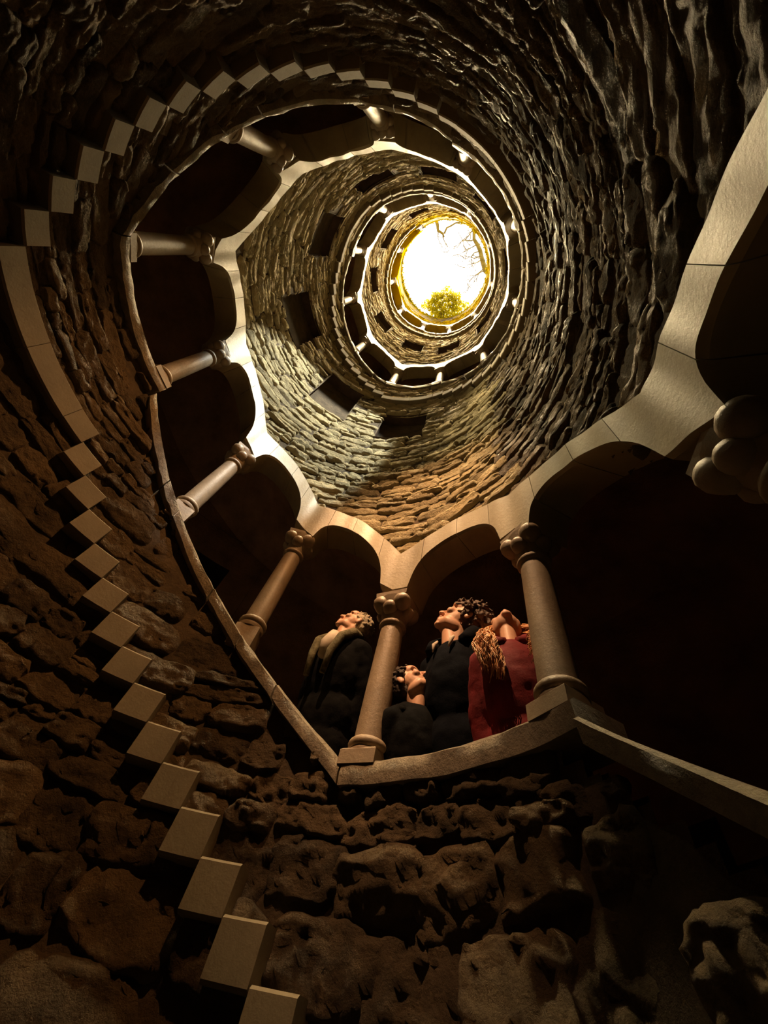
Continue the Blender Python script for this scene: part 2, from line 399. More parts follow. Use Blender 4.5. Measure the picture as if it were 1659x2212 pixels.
for i in range(S_MIN, S_MAX):
    sp = 0.20
    shade(put('arch_stone', *band_piece(i-sp if i > S_MIN else i, i+sp, 25), M_LIME, arches))
    mid = 0.5+0.05*math.sin(i*2.3)
    shade(put('arch_stone', *band_piece(i+sp, i+mid, 14), M_LIME, arches))
    shade(put('arch_stone', *band_piece(i+mid, i+1-sp, 14), M_LIME, arches))
shade(put('arch_stone', *band_piece(S_MAX-sp, S_MAX, 14), M_LIME, arches))

# ------------------------------------------------------------------ sill stones
sill = empty('trim_2'); tag(sill, None, None, None, 'structure')
def sill_piece(sa, sb, off, thick=SILL_T, ns=12):
    k4 = math.floor((sa+sb)/2/4)*4
    s = np.linspace(sa, sb, ns); t = th(s)
    if off == 0: zt = 0*s+float(zl(k4+0.5))-DROP
    else: zt = np.where(s < k4+1, float(zl(k4+1)), zl(np.minimum(s, k4+3.999)))-(off if k4 >= 0 else 0.025)
    g = 0.003
    t[0] += g; t[-1] -= g
    c = 0.012; q3 = np.stack([s*14, s*0, s*0], -1)
    a1, a2, a3 = [0.006*vnoise(q3+x, 40+x) for x in (0, 7, 19)]
    prof = [(R_SILL+0.006+a1, zt-thick), (R_SILL+a1, zt-thick*0.55), (R_SILL+a2, zt-c), (R_SILL+c, zt+a3*0.5), (1.0+0*s, zt+a3*0.3), (R_WALL2, zt), (R_WALL2, zt-thick)]
    V = np.stack([cyl(r+0*s, t, z) for r, z in prof], 1)
    k = len(prof); Fq = []
    for i in range(ns-1):
        for e in range(k): Fq.append((i*k+e, i*k+(e+1) % k, (i+1)*k+(e+1) % k, (i+1)*k+e))
    Fq.append(tuple(range(k))); Fq.append(tuple((ns-1)*k+e for e in range(k)))
    return V.reshape(-1, 3), Fq
for i in range(S_MIN, S_MAX):
    if i % 4 == 0:
        shade(put('sill_stone', *sill_piece(i-0.11, i+1.08, 0, SILL_T+0.006, 18), M_SILL, sill))
    else:
        a = i+(0.08 if i % 4 == 1 else 0); b = i+1-(0.10 if i % 4 == 3 else 0)
        cut = i+0.42+0.2*math.sin(i*1.7)
        shade(put('sill_stone', *sill_piece(a, cut, DROP_F), M_SILL, sill))
        shade(put('sill_stone', *sill_piece(cut, b, DROP_F), M_SILL, sill))

# ------------------------------------------------------------------ stair: step ends show as pale blocks in the shaft wall
stair = empty('spiral_staircase', W(0, 0, ZF)); tag(stair, 'pale stone spiral stair whose step ends zigzag around the shaft wall', 'staircase')
def slab(sa, sb, zt, hgt, ns=3, r0=R_STEP, r1=R_OUT):
    s = np.linspace(sa, sb, ns); t = th(s); t[0] += 0.0012; t[-1] -= 0.0012
    c = 0.006
    V = np.stack([cyl(r+0*s, t, z+0*s) for r, z in ((r0+c, zt-hgt), (r0, zt-hgt+c), (r0, zt-c), (r0+c, zt), (r1, zt), (r1, zt-hgt))], 1)
    k = 6; Fq = []
    for i in range(ns-1):
        for e in range(k): Fq.append((i*k+e, i*k+(e+1) % k, (i+1)*k+(e+1) % k, (i+1)*k+e))
    Fq.append(tuple(range(k))); Fq.append(tuple((ns-1)*k+e for e in range(k)))
    return V.reshape(-1, 3), Fq
SH = 0.105
for k in range(-1, 7):
    L0 = float(zl(4*k+0.5))-FLOOR; L1 = float(zl(4*k+4.5))-FLOOR
    cut = 4*k+0.45
    put('landing_slab', *slab(4*k, cut, L0, SH, 6), M_STEP, stair); put('landing_slab', *slab(cut, 4*k+1, L0, SH, 6), M_STEP, stair)
    if 4*k+1 >= S_MAX: continue
    for j in range(15):
        put('step', *slab(4*k+1+j/5, 4*k+1+(j+1)/5, L0+(L1-L0)*(j+1)/15, SH-0.003, 3, R_STEP+0.003*math.sin(j*5.1)), M_STEP, stair)

# ------------------------------------------------------------------ gallery: outer wall, vaults, floor, ground outside
ts = np.linspace(0, 2*PI, 121); zs = np.array([ZF, RIM])
T, Z = np.meshgrid(ts, np.linspace(ZF-0.05, RIM, 60), indexing='ij')
rr = R_OUT+0.012*vnoise(cyl(6+0*T, T, Z*6), 51)
P = toW(cyl(rr, T, Z)); nz = 60
i, j = np.meshgrid(np.arange(120), np.arange(59), indexing='ij'); i, j = i.ravel(), j.ravel()
kp = ~((np.degrees((ts[i]+ts[i+1])/2) > 119) & (np.degrees((ts[i]+ts[i+1])/2) < 131) & (Z[i, j] > 0.95) & (Z[i, j] < 2.0))
i, j = i[kp], j[kp]
o = mesh_obj('wall_outer', P.reshape(-1, 3), np.stack([i*nz+j, i*nz+j+1, (i+1)*nz+j+1, (i+1)*nz+j], -1), M_GALLERY)
tag(o, 'dim plastered outer wall of the gallery behind the columns', None, None, 'structure')
s = np.arange(S_MIN, S_MAX+0.01, 0.125); V = []
for f in np.linspace(0, 1, 7):
    V.append(cyl(1.06+f*(R_OUT-1.05)+0*s, th(s), zl(s)+0.98+0.16*math.sin(PI*f)))
V = np.stack(V, 1); Fq = np.array([[a*7+b, a*7+b+1, a*7+b+8, a*7+b+7] for a in range(len(s)-1) for b in range(6)])
o = mesh_obj('ceiling', toW(V).reshape(-1, 3), Fq, M_GALLERY); tag(o, 'dim vaulted ceiling of the gallery winding up behind the arches', None, None, 'structure')
V = [(0, 0, ZF)]+[cyl(R_OUT+0.05, t, ZF) for t in ts[:-1]]
o = mesh_obj('floor', toW(np.array(V)), [(0, a+1, (a+1) % 120+1) for a in range(120)], M_FLOOR, smooth=False); tag(o, 'dark wet floor at the bottom of the shaft', None, None, 'structure')
# dark passage leaving the gallery
ta = np.radians(np.linspace(114, 136, 9)); V = []
for a, t in enumerate(ta):
    zt = 2.30
    for r, z in ((R_OUT-0.005, 0.7), (3.2, 0.7), (3.2, zt), (R_OUT-0.005, zt)): V.append(cyl(r, t, z))
Fq = [(a*4+e, a*4+e+1, a*4+5+e, a*4+4+e) for a in range(8) for e in range(3)]+[(0, 1, 2, 3), (32, 33, 34, 35)]
o = mesh_obj('door_1', toW(np.array(V)), Fq, M_DARK, smooth=False); tag(o, 'dark arched passage opening off the gallery', None, None, 'structure')

rim = empty('trim_3'); tag(rim, None, None, None, 'structure')
for a in range(26):
    t = np.linspace(a/26*2*PI+0.004, (a+1)/26*2*PI-0.004, 5); V = []
    jz = 0.02*math.sin(a*3.7)
    for r, z in ((0.990, RIM-0.10), (0.982, RIM+0.0), (0.990, RIM+0.10+jz), (1.02, RIM+0.12+jz), (1.3, RIM+0.12+jz), (1.3, RIM-0.10)): V.append(cyl(r+0*t, t, z+0*t))
    V = np.stack(V, 1).reshape(-1, 3); Fq = []
    for i in range(4):
        for e in range(6): Fq.append((i*6+e, i*6+(e+1) % 6, (i+1)*6+(e+1) % 6, (i+1)*6+e))
    Fq += [tuple(range(6)), tuple(24+e for e in range(6))]
    shade(put('rim_stone', V, Fq, M_MOSS, rim))
V = []
for r in (1.28, 3, 9, 25): V.append(cyl(r+0*ts, ts, RIM+0.04+0*ts))
V = np.stack(V, 0).reshape(-1, 3)
Fq = [(a*121+b, a*121+b+1, (a+1)*121+b+1, (a+1)*121+b) for a in range(3) for b in range(120)]
o = mesh_obj('ground', toW(V), Fq, M_GROUND); tag(o, 'forest ground around the top of the shaft', None, None, 'structure')

# ------------------------------------------------------------------ columns
def lathe(prof, nseg=20):
    V, Fq = [], []
    for r, z in prof:
        for a in range(nseg): V.append((r*math.cos(2*PI*a/nseg), r*math.sin(2*PI*a/nseg), z))
    for i in range(len(prof)-1):
        for a in range(nseg): Fq.append((i*nseg+a, i*nseg+(a+1) % nseg, (i+1)*nseg+(a+1) % nseg, (i+1)*nseg+a))
    Fq.append(tuple(range(nseg))); Fq.append(tuple((len(prof)-1)*nseg+a for a in range(nseg)))
    return np.array(V), Fq
def box(w, d, z0, z1, c=0.006, taper=1.0):
    V, Fq = [], []
    for z, k in ((z0, 0), (z0, c), (z1, c), (z1, 0)): pass
    ring = lambda x, y, z: [(x, y, z), (-x, y, z), (-x, -y, z), (x, -y, z)]
    V = ring(w*taper, d*taper, z0)+ring(w, d, z1-c)+ring(w-c, d-c, z1)
    for i in range(2):
        for a in range(4): Fq.append((i*4+a, i*4+(a+1) % 4, (i+1)*4+(a+1) % 4, (i+1)*4+a))
    Fq += [(0, 1, 2, 3), (8, 9, 10, 11)]
    return np.array(V), Fq
def local_mesh(name, V, Fq, mt, smooth=True, sharp=40):
    me = bpy.data.meshes.new(name); me.from_pydata([tuple(v) for v in np.asarray(V)*U], [], Fq); me.update(); me.materials.append(mt)
    if smooth:
        for p in me.polygons: p.use_smooth = True
        me.set_sharp_from_angle(angle=math.radians(sharp))
    return me
tor = [(0.046+0.014*math.cos(a), 0.022+0.016*math.sin(a)) for a in np.linspace(-PI/2, PI/2, 7)]
ME = {
 'plinth_level': local_mesh('plinth', *box(0.056, 0.056, -0.045, 0.0), M_COLUMN),
 'plinth_slope': local_mesh('plinth', *box(0.047, 0.047, -0.115, -0.008), M_COLUMN),
 'base_ring': local_mesh('base_ring', *lathe([(0.052, -0.012), (0.055, -0.002), (0.053, 0.006)]+tor+[(0.046, 0.044)]), M_COLUMN),
 'shaft': local_mesh('shaft', *lathe([(0.0465, 0.038), (0.0462, 0.2), (0.0445, 0.36), (0.0425, 0.475)]), M_COLUMN),
 'capital': local_mesh('capital', *lathe([(0.043, 0.470), (0.051, 0.476), (0.053, 0.484), (0.050, 0.492), (0.044, 0.497), (0.048, 0.515), (0.058, 0.545), (0.070, 0.585), (0.074, 0.60)]), M_COLUMN),
 'abacus': local_mesh('abacus', *box(0.068, 0.068, 0.600, 0.626, 0.004, 0.96), M_COLUMN),
}
def knob_mesh(r, name):
    bm = bmesh.new(); bmesh.ops.create_uvsphere(bm, u_segments=12, v_segments=8, radius=r*U)
    for v in bm.verts: v.co.z *= 1.2; v.co.y *= 1.15; v.co.x *= 0.95+0.25*max(0, v.co.z/(r*U))
    me = bpy.data.meshes.new(name); bm.to_mesh(me); bm.free(); me.materials.append(M_COLUMN)
    for p in me.polygons: p.use_smooth = True
    return me
ME['knob'] = knob_mesh(0.032, 'leaf_knob'); ME['knob_small'] = knob_mesh(0.027, 'leaf_knob')
def make_column(slope, knobs):
    root = empty('column')
    for nm, key in (('plinth', 'plinth_slope' if slope else 'plinth_level'), ('base_ring', 'base_ring'), ('shaft', 'shaft'), ('capital', 'capital'), ('abacus', 'abacus')):
        o = bpy.data.objects.new(nm, ME[key]); COL.objects.link(o); o.parent = root
        if nm == 'capital' and knobs:
            for a in range(8):
                kb = bpy.data.objects.new('leaf_knob', ME['knob'] if a % 2 else ME['knob_small']); COL.objects.link(kb); kb.parent = o
                r = 0.062 if a % 2 else 0.049; z = 0.572 if a % 2 else 0.545; kb.rotation_euler = (0, 0.5, a*PI/4)
                kb.location = (U*r*math.cos(a*PI/4), U*r*math.sin(a*PI/4), U*z)
    return root
def clock(t):
    hh = round((((math.degrees(t)+90) % 360)/30)*4)/4 % 12
    w = ['twelve', 'one', 'two', 'three', 'four', 'five', 'six', 'seven', 'eight', 'nine', 'ten', 'eleven']
    b = int(hh); q4 = int(round((hh-b)*4))
    return ("%s o'clock" % w[b], 'quarter past %s' % w[b], 'half past %s' % w[b], 'quarter to %s' % w[(b+1) % 12])[q4]
NEAR = {-1: 'stone column at the right edge, its shaft cut off by the frame', 0: 'stone column right of the woman in red, on the sill corner',
        1: 'stone column between the fair-haired man and the child', 2: 'dim stone column left of the fair-haired man, rising behind his back',
        3: 'dark wet column above the lower left sill, third from the people', 4: 'slanting column on the left where the sill makes a small step',
        5: 'horizontal looking column at the far left of the heart outline', 6: 'pale lit column at the upper left of the heart outline',
        7: 'bright white column at the very top of the heart outline'}
for i in range(-2, S_MAX+1):
    c = make_column(i % 4 > 1, i < 9)
    c.location = W(*cyl(1.003 if i % 4 < 2 else 1.012, float(th(i)), float(zl(i)))); c.rotation_euler = (0, 0, float(th(i)))
    ring = 'large lower' if i < 9 else 'middle' if i < 20 else 'small bright upper'
    lab = NEAR.get(i) or 'pale column at %s in the %s arcade ring' % (clock(float(th(i))), ring)
    tag(c, lab, 'column', 'columns of the %s arcade ring' % ring, 'thing')
# ------------------------------------------------------------------ people
M_SKIN = mat('skin', (0.62, 0.36, 0.24), 0.5, 0.4, 0.08, 20, 0.1, 120, bdist=0.002)
M_EYE = mat('eye_white', (0.7, 0.66, 0.6), 0.25, 0.5, 0.03, 5, 0)
M_LIP = mat('lips', (0.50, 0.20, 0.16), 0.45, 0.4, 0.08, 30, 0)
M_NAVY = mat('navy_coat', (0.004, 0.0055, 0.009), 0.95, 0.06, 0.3, 12, 0.5, 90, bdist=0.004)
M_BLACK = mat('black_coat', (0.0055, 0.006, 0.0065), 0.95, 0.06, 0.3, 12, 0.5, 90, bdist=0.004)
M_RED = mat('red_coat', (0.14, 0.004, 0.009), 0.8, 0.25, 0.2, 10, 0.5, 70, bdist=0.005)
M_OLIVE = mat('olive_lining', (0.17, 0.16, 0.10), 0.95, 0.1, 0.4, 30, 0.8, 80)
M_SHIRT = mat('pale_shirt', (0.50, 0.44, 0.36), 0.85, 0.2, 0.1, 20, 0.2, 80, bdist=0.003)
M_TROUSERS = mat('dark_trousers', (0.02, 0.02, 0.026), 0.9, 0.1, 0.2, 10, 0.3, 80)
M_SHOE = mat('dark_shoe', (0.02, 0.016, 0.014), 0.5, 0.3, 0.2, 10, 0.1, 60)
M_GREYHAIR = mat('fair_grey_hair', (0.52, 0.44, 0.30), 0.6, 0.4, 0.3, 60, 0.8, 180, bdist=0.006)
M_BROWNHAIR = mat('dark_brown_hair', (0.085, 0.042, 0.02), 0.55, 0.4, 0.4, 60, 0.6, 180, bdist=0.005)
M_REDHAIR = mat('auburn_hair', (0.62, 0.29, 0.10), 0.5, 0.45, 0.35, 50, 0.5, 160, bdist=0.004)
M_DARKHAIR = mat('black_brown_hair', (0.035, 0.02, 0.012), 0.6, 0.3, 0.3, 60, 0.5, 180, bdist=0.005)

_SPH = {}
def unit_sphere(seg, rings):
    if (seg, rings) not in _SPH:
        V = [(0, 0, -1)]+[(math.sin(PI*i/rings)*math.cos(2*PI*k/seg), math.sin(PI*i/rings)*math.sin(2*PI*k/seg), -math.cos(PI*i/rings)) for i in range(1, rings) for k in range(seg)]+[(0, 0, 1)]
        top = len(V)-1; Fq = []
        for k in range(seg):
            k2 = (k+1) % seg
            Fq.append((0, 1+k2, 1+k)); Fq.append((top, top-seg+k, top-seg+k2))
            for i in range(rings-2): Fq.append((1+i*seg+k, 1+i*seg+k2, 1+(i+1)*seg+k2, 1+(i+1)*seg+k))
        _SPH[(seg, rings)] = (np.array(V), Fq)
    return _SPH[(seg, rings)]
class Shape:
    """a union of rounded solids, remeshed into one continuous surface"""
    def __init__(self): self.V = []; self.F = []; self.n = 0
    def add(self, V, Fq, M):
        M = np.array(M); V = V @ M[:3, :3].T+M[:3, 3]
        self.F += [tuple(x+self.n for x in f) for f in Fq]; self.V.append(V); self.n += len(V)
    def ell(self, c, r, rot=(0, 0, 0), seg=20):
        M = Matrix.Translation(c) @ Matrix.Rotation(rot[2], 4, 'Z') @ Matrix.Rotation(rot[1], 4, 'Y') @ Matrix.Rotation(rot[0], 4, 'X') @ Matrix.Diagonal((*r, 1))
        self.add(*unit_sphere(seg, max(8, seg*2//3)), M); return self
    def limb(self, pts, flat=1.0, seg=16):
        for (p0, r0), (p1, r1) in zip(pts[:-1], pts[1:]):
            p0, p1 = Vector(p0), Vector(p1); d = p1-p0
            q = d.to_track_quat('Z', 'Y').to_matrix().to_4x4()
            c = [(r*math.cos(2*PI*k/seg), r*math.sin(2*PI*k/seg), z) for r, z in ((r0, 0), (r1, d.length)) for k in range(seg)]
            Fq = [(k, (k+1) % seg, seg+(k+1) % seg, seg+k) for k in range(seg)]+[tuple(range(seg))[::-1], tuple(range(seg, 2*seg))]
            D = Matrix.Diagonal((1, flat, 1, 1))
            self.add(np.array(c), Fq, Matrix.Translation(p0) @ q @ D)
            for p, r in ((p0, r0), (p1, r1)): self.add(unit_sphere(seg, 10)[0]*r, unit_sphere(seg, 10)[1], Matrix.Translation(p) @ q @ D)
        return self
    def move(self, M):
        M = np.array(M); self.V = [np.concatenate(self.V) @ M[:3, :3].T+M[:3, 3]]; return self
    def build(self, name, mt, parent, voxel=0.008, smooth=3, M=None, cut=None, wob=0.0, wobs=30):
        me = bpy.data.meshes.new('raw'); me.from_pydata(np.concatenate(self.V).tolist(), [], self.F); me.update()
        t = bpy.data.objects.new('raw', me); COL.objects.link(t)
        rm = t.modifiers.new('r', 'REMESH'); rm.mode = 'VOXEL'; rm.voxel_size = voxel
        if smooth: sm = t.modifiers.new('s', 'SMOOTH'); sm.factor = 0.5; sm.iterations = smooth
        dg = bpy.context.evaluated_depsgraph_get()
        me2 = bpy.data.meshes.new_from_object(t.evaluated_get(dg)); me2.name = name
        bpy.data.objects.remove(t); bpy.data.meshes.remove(me)
        if wob:
            for v in me2.vertices:
                n_ = mnoise.noise(v.co*wobs)+0.5*mnoise.noise(v.co*wobs*2.3)
                v.co += v.normal*(n_*wob)
        if M is not None: me2.transform(M)
        me2.materials.clear(); me2.materials.append(mt)
        for p in me2.polygons: p.use_smooth = True
        o = bpy.data.objects.new(name, me2); COL.objects.link(o); o.parent = parent
        return o
def tube(pts, rad, nseg=5):
    pts = [Vector(p) for p in pts]; V, Fq = [], []
    for i, p in enumerate(pts):
        d = (pts[min(i+1, len(pts)-1)]-pts[max(i-1, 0)]).normalized()
        a = d.orthogonal().normalized() if i == 0 else (a-d*a.dot(d)).normalized()
        b = d.cross(a); r = rad[i] if hasattr(rad, '__len__') else rad
        for k in range(nseg):
            t = 2*PI*k/nseg; V.append(p+a*(r*math.cos(t))+b*(r*math.sin(t)))
    for i in range(len(pts)-1):
        for k in range(nseg): Fq.append((i*nseg+k, i*nseg+(k+1) % nseg, (i+1)*nseg+(k+1) % nseg, (i+1)*nseg+k))
    Fq += [tuple(range(nseg))[::-1], tuple((len(pts)-1)*nseg+k for k in range(nseg))]
    return V, Fq
def plain(name, V, Fq, mt, parent, M=None):
    me = bpy.data.meshes.new(name); me.from_pydata([tuple(v) for v in V], [], Fq); me.update()
    if M is not None: me.transform(M)
    me.materials.append(mt)
    for p in me.polygons: p.use_smooth = True
    o = bpy.data.objects.new(name, me); COL.objects.link(o); o.parent = parent; return o
def hand(S, wrist, direction, side, palm=(0, 0, -1)):
    d = Vector(direction).normalized(); n_ = Vector(palm); n_ = (n_-d*n_.dot(d)).normalized(); w = d.cross(n_)*side
    wv = Vector(wrist)
    S.limb([(wv, 0.027), (wv+d*0.035, 0.030), (wv+d*0.085, 0.034)], 0.5)
    for k, ln in enumerate((0.068, 0.078, 0.072, 0.055)):
        b = wv+d*0.088+w*(0.027-0.018*k); m1 = b+d*ln*0.5+n_*0.004; m2 = m1+d*ln*0.3+n_*0.014; e = m2+d*ln*0.12+n_*0.018
        S.limb([(b, 0.0095), (m1, 0.009), (m2, 0.0082), (e, 0.007)])
    b = wv+d*0.035+w*0.028; m1 = b+d*0.03+w*0.026+n_*0.008; e = m1+d*0.03+w*0.008+n_*0.012
    S.limb([(b, 0.013), (m1, 0.0105), (e, 0.0085)])
def person(label, head_at, face, pitch, floor_z, coat, hair_kind, turn=0.0, female=False, child=False, roll=0.0, lean=8.0, head=1.0, slim=1.0):
    """head_at: head centre in shaft radii; face: heading (radians); pitch: how far the head is tipped back"""
    hm = W(*head_at); fz = (floor_z-ZF)*U
    neck = Vector((0, 0.005, 1.475))
    ta_ = math.atan2(head_at[1], head_at[0]); LW = Matrix.Rotation(math.radians(-lean), 4, Vector((-math.sin(ta_), math.cos(ta_), 0)))
    RZ = Matrix.Rotation(face, 4, 'Z'); LL = RZ.inverted() @ LW @ RZ
    HM = Matrix.Translation(neck) @ LL.inverted() @ Matrix.Rotation(turn, 4, 'Z') @ Matrix.Rotation(roll, 4, 'Y') @ Matrix.Rotation(-pitch, 4, 'X') @ Matrix.Translation((0, -0.018, 0.115))
    hs = 1.0
    hc = HM @ Vector((0, 0, 0))
    FM = LW @ RZ; S = (hm.z-fz)/(FM @ hc).z
    off = FM @ (hc*S)
    root = empty('person', (hm.x-off.x, hm.y-off.y, fz)); root.rotation_euler = FM.to_euler(); root.scale = (S, S, S)
    tag(root, label, 'person', 'people looking up in the arcade')
    hd = head
    HM = HM @ Matrix.Diagonal((hd, hd, hd, 1))
    # body: head, neck, trunk, hands in one surface
    B = Shape()
    B.ell((0, .018, .035), (.074, .094, .082)); B.ell((0, -.028, -.02), (.062, .066, .085)); B.ell((0, -.040, -.078), (.050, .050, .034))
    B.ell((0, -.077, -.100), (.021, .018, .017)); B.ell((0, -.05, .045), (.058, .055, .045))
    B.limb([((0, -.090, .016), .008), ((0, -.106, -.012), .0095), ((0, -.117, -.030), .012)])
    for sx in (-1, 1):
        B.ell((sx*.012, -.104, -.034), (.010, .011, .008)); B.ell((sx*.030, -.083, .030), (.027, .013, .008), (0, sx*0.15, 0))
        B.ell((sx*.040, -.068, -.020), (.022, .024, .020)); B.ell((sx*.031, -.077, .007), (.0155, .0135, .0115))
        B.ell((sx*.075, .012, -.002), (.009, .019, .031), (0.15, 0, sx*-0.35)); B.ell((sx*.038, -.02, -.072), (.022, .05, .03))
    B.ell((0, -.095, -.060), (.024, .010, .0062)); B.ell((0, -.093, -.0745), (.020, .010, .0072)); B.ell((0, -.088, -.086), (.024, .010, .008))
    B.move(HM)
    top = HM @ Vector((0, .02, -.06))
    front = HM @ Vector((0, -.03, -.075))
    k = 0.85 if (female or child) else 1.0; w = slim
    B.limb([(tuple(top), .056*k+.004), ((0, .01, 1.40), .060*k)]); B.limb([(tuple(front), .040), ((0, -.02, 1.40), .052*k)])
    B.ell((0, 0, 1.22), (.14, .09, .20)); B.ell((0, 0, .98), (.13, .09, .12))
    for sx in (-1, 1):
        B.limb([((sx*.15*w, 0, 1.325), .045), ((sx*.21*w, .05, 1.08), .036), ((sx*.195*w, .06, .84), .026)]); B.limb([((sx*.15*w, 0, 1.325), .045), ((0, 0, 1.325), .06)])
        hand(B, (sx*.195*w, .06, .83), (0, -.10, -1), sx, (-sx, 0, 0))
        B.limb([((sx*.085, 0, .92), .075), ((sx*.09, -.01, .5), .052), ((sx*.09, .01, .09), .04)])
    B.build('body', M_SKIN, root, 0.0055, 2)
    for sx in (-1, 1):
        E = bmesh.new(); bmesh.ops.create_uvsphere(E, u_segments=14, v_segments=10, radius=.0125, matrix=HM @ Matrix.Translation((sx*.031, -.0785, .0065)))
        me = bpy.data.meshes.new('eye'); E.to_mesh(me); E.free(); me.materials.append(M_EYE)
        for p in me.polygons: p.use_smooth = True
        o = bpy.data.objects.new('eye', me); COL.objects.link(o); o.parent = root
    L_ = Shape(); L_.ell((0, -.0995, -.0605), (.021, .0075, .0050)); L_.ell((0, -.0975, -.0740), (.018, .0075, .0058))
    L_.build('lips', M_LIP, root, 0.003, 1, HM)
    # trousers and shoes
    T_ = Shape()
    T_.ell((0, .005, .95), (.165, .12, .13))
    for sx in (-1, 1): T_.limb([((sx*.085, 0, .92), .10), ((sx*.092, -.01, .5), .075), ((sx*.092, .012, .08), .065)])
    T_.build('trousers', M_TROUSERS, root, 0.016, 3)
    for sx in (-1, 1):
        Q = Shape(); Q.limb([((sx*.092, .05, .045), .042), ((sx*.096, -.06, .040), .040), ((sx*.10, -.14, .032), .030)]); Q.ell((sx*.096, -.03, .012), (.045, .14, .012))
        Q.build('shoe', M_SHOE, root, 0.012, 2)
    # coat with sleeves and hood
    K = Shape()
    w = slim
    K.ell((0, .005, 1.17), (.205*w, .150, .27)); K.ell((0, .01, .92), (.205*w, .150, .20)); K.ell((0, .01, .74), (.200*w, .150, .22)); K.ell((0, .0, 1.30), (.17*w, .115, .11))
    K.limb([((-.150*w, .01, 1.335), .070), ((.150*w, .01, 1.335), .070)])
    for sx in (-1, 1):
        K.limb([((sx*.160*w, .01, 1.325), .074), ((sx*.21*w, .05, 1.08), .062), ((sx*.195*w, .06, .86), .047)])
        K.limb([((sx*.075*w, .012, 1.405), .040), ((sx*.15*w, .01, 1.345), .060)])
    K.build('coat', coat, root, 0.012, 4, None, None, 0.006, 14)
    return root, HM
def collar(root, mt, name, r=0.085, z=1.44, tube_r=0.028, gap=0.9, tip=0.05, lean=0.03):
    pts = []
    for a in np.linspace(gap, 2*PI-gap, 22):
        fr = max(0, math.cos(a))
        pts.append((r*math.sin(a), -r*0.95*math.cos(a)+0.005, z+lean*(-math.cos(a))-tip*fr))
    V, Fq = tube(pts, [tube_r*(0.6+0.4*math.sin(PI*i/21)) for i in range(22)], 8)
    return plain(name, V, Fq, mt, root)
def hair_cap(root, HM, mt, n_, size, length, seed, front=0.02, low=-0.07, fringe=0.0, wob=0.004, puff=0.0):
    rg = random.Random(seed); H = Shape()
    H.ell((0, .024, .042), (.079, .093, .083))
    H.ell((0, .05, -.01), (.073, .066, .07))
    for i in range(n_):
        while True:
            d = Vector((rg.gauss(0, 1), rg.gauss(0, 1), rg.gauss(0, 1))).normalized()
            p = Vector((d.x*.078, .02+d.y*.096, .04+d.z*.086))
            hairline = p.z > 0.055-fringe*0.4-(p.y+.06)*0.9 or p.y > .03
            if hairline and p.z > low and p.y > -.088+front: break
        r = size*rg.uniform(.6, 1.15)
        t = Vector((rg.gauss(0, 1), rg.gauss(0, 1), rg.gauss(0, 1))); t = (t-d*t.dot(d)).normalized(); p = p+d*rg.uniform(0, puff)
        H.limb([(p, r), (p+t*length+d*rg.uniform(0, .012), r*0.75)], 1.0, 8)
    return H.build('hair', mt, root, 0.0048, 1, HM, None, wob, 70)
fl = float(zl(0.5))-FLOOR
# grey-haired man, left bay, seen in profile
r1, h1 = person('fair-haired man in a dark jacket left of the centre column, looking up', (0.2003, 1.1019, 1.2227), math.radians(-28), math.radians(36), 0.23, M_BLACK, 'short', turn=math.radians(-46), lean=9)
hair_cap(r1, h1, M_GREYHAIR, 220, 0.0050, 0.014, 1, 0.03, -0.06, 0.0, 0.002)
collar(r1, M_SHIRT, 'shirt_collar', 0.072, 1.425, 0.026, 0.35, 0.06, 0.02)
V, Fq = tube([(0.02, -.105, 1.40), (0.015, -.145, 1.32), (0.01, -.165, 1.22)], [.045, .05, .03], 8); plain('shirt_front', V, Fq, M_SHIRT, r1)
for sx in (-1, 1):
    V, Fq = tube([(sx*.085, .06, 1.47), (sx*.105, -.03, 1.45), (sx*.09, -.125, 1.37), (sx*.07, -.17, 1.25), (sx*.06, -.18, 1.1)], [.035, .034, .030, .024, .018], 8); plain('olive_lapel', V, Fq, M_OLIVE, r1)
# tall teenager, right bay, profile
r3, h3 = person('dark-haired teenager in a navy coat beside the woman, face tipped up', (0.655, 0.872, 1.10), math.radians(-38), math.radians(38), fl, M_NAVY, 'curly', turn=math.radians(-50), lean=10, head=1.17, slim=0.84)
hair_cap(r3, h3, M_BROWNHAIR, 330, 0.0078, 0.024, 2, 0.0, -0.085, 0.03, 0.004, 0.020)
collar(r3, M_NAVY, 'hood', 0.115, 1.445, 0.060, 0.95, 0.05, 0.06)
for sx in (-1, 1):
    V, Fq = tube([(sx*.05, -.075, 1.42), (sx*.052, -.105, 1.385), (sx*.046, -.125, 1.335)], [.006, .011, .004], 8); plain('shirt_collar', V, Fq, M_SHIRT, r3)
# child in front of the teenager
r2, h2 = person('small child between centre column and teenager, face turned up to the right', (0.4780, 0.9300, 0.845), math.radians(18), math.radians(46), fl, M_BLACK, 'dark', turn=math.radians(44), child=True, lean=13, head=1.2, slim=0.9)
hair_cap(r2, h2, M_DARKHAIR, 120, 0.010, 0.03, 3, 0.012, -0.10)
collar(r2, M_SHIRT, 'shirt_collar', 0.070, 1.415, 0.016, 0.3, 0.04, 0.02)
collar(r2, M_BLACK, 'hood', 0.11, 1.395, 0.034, 1.0, 0.03, 0.03)
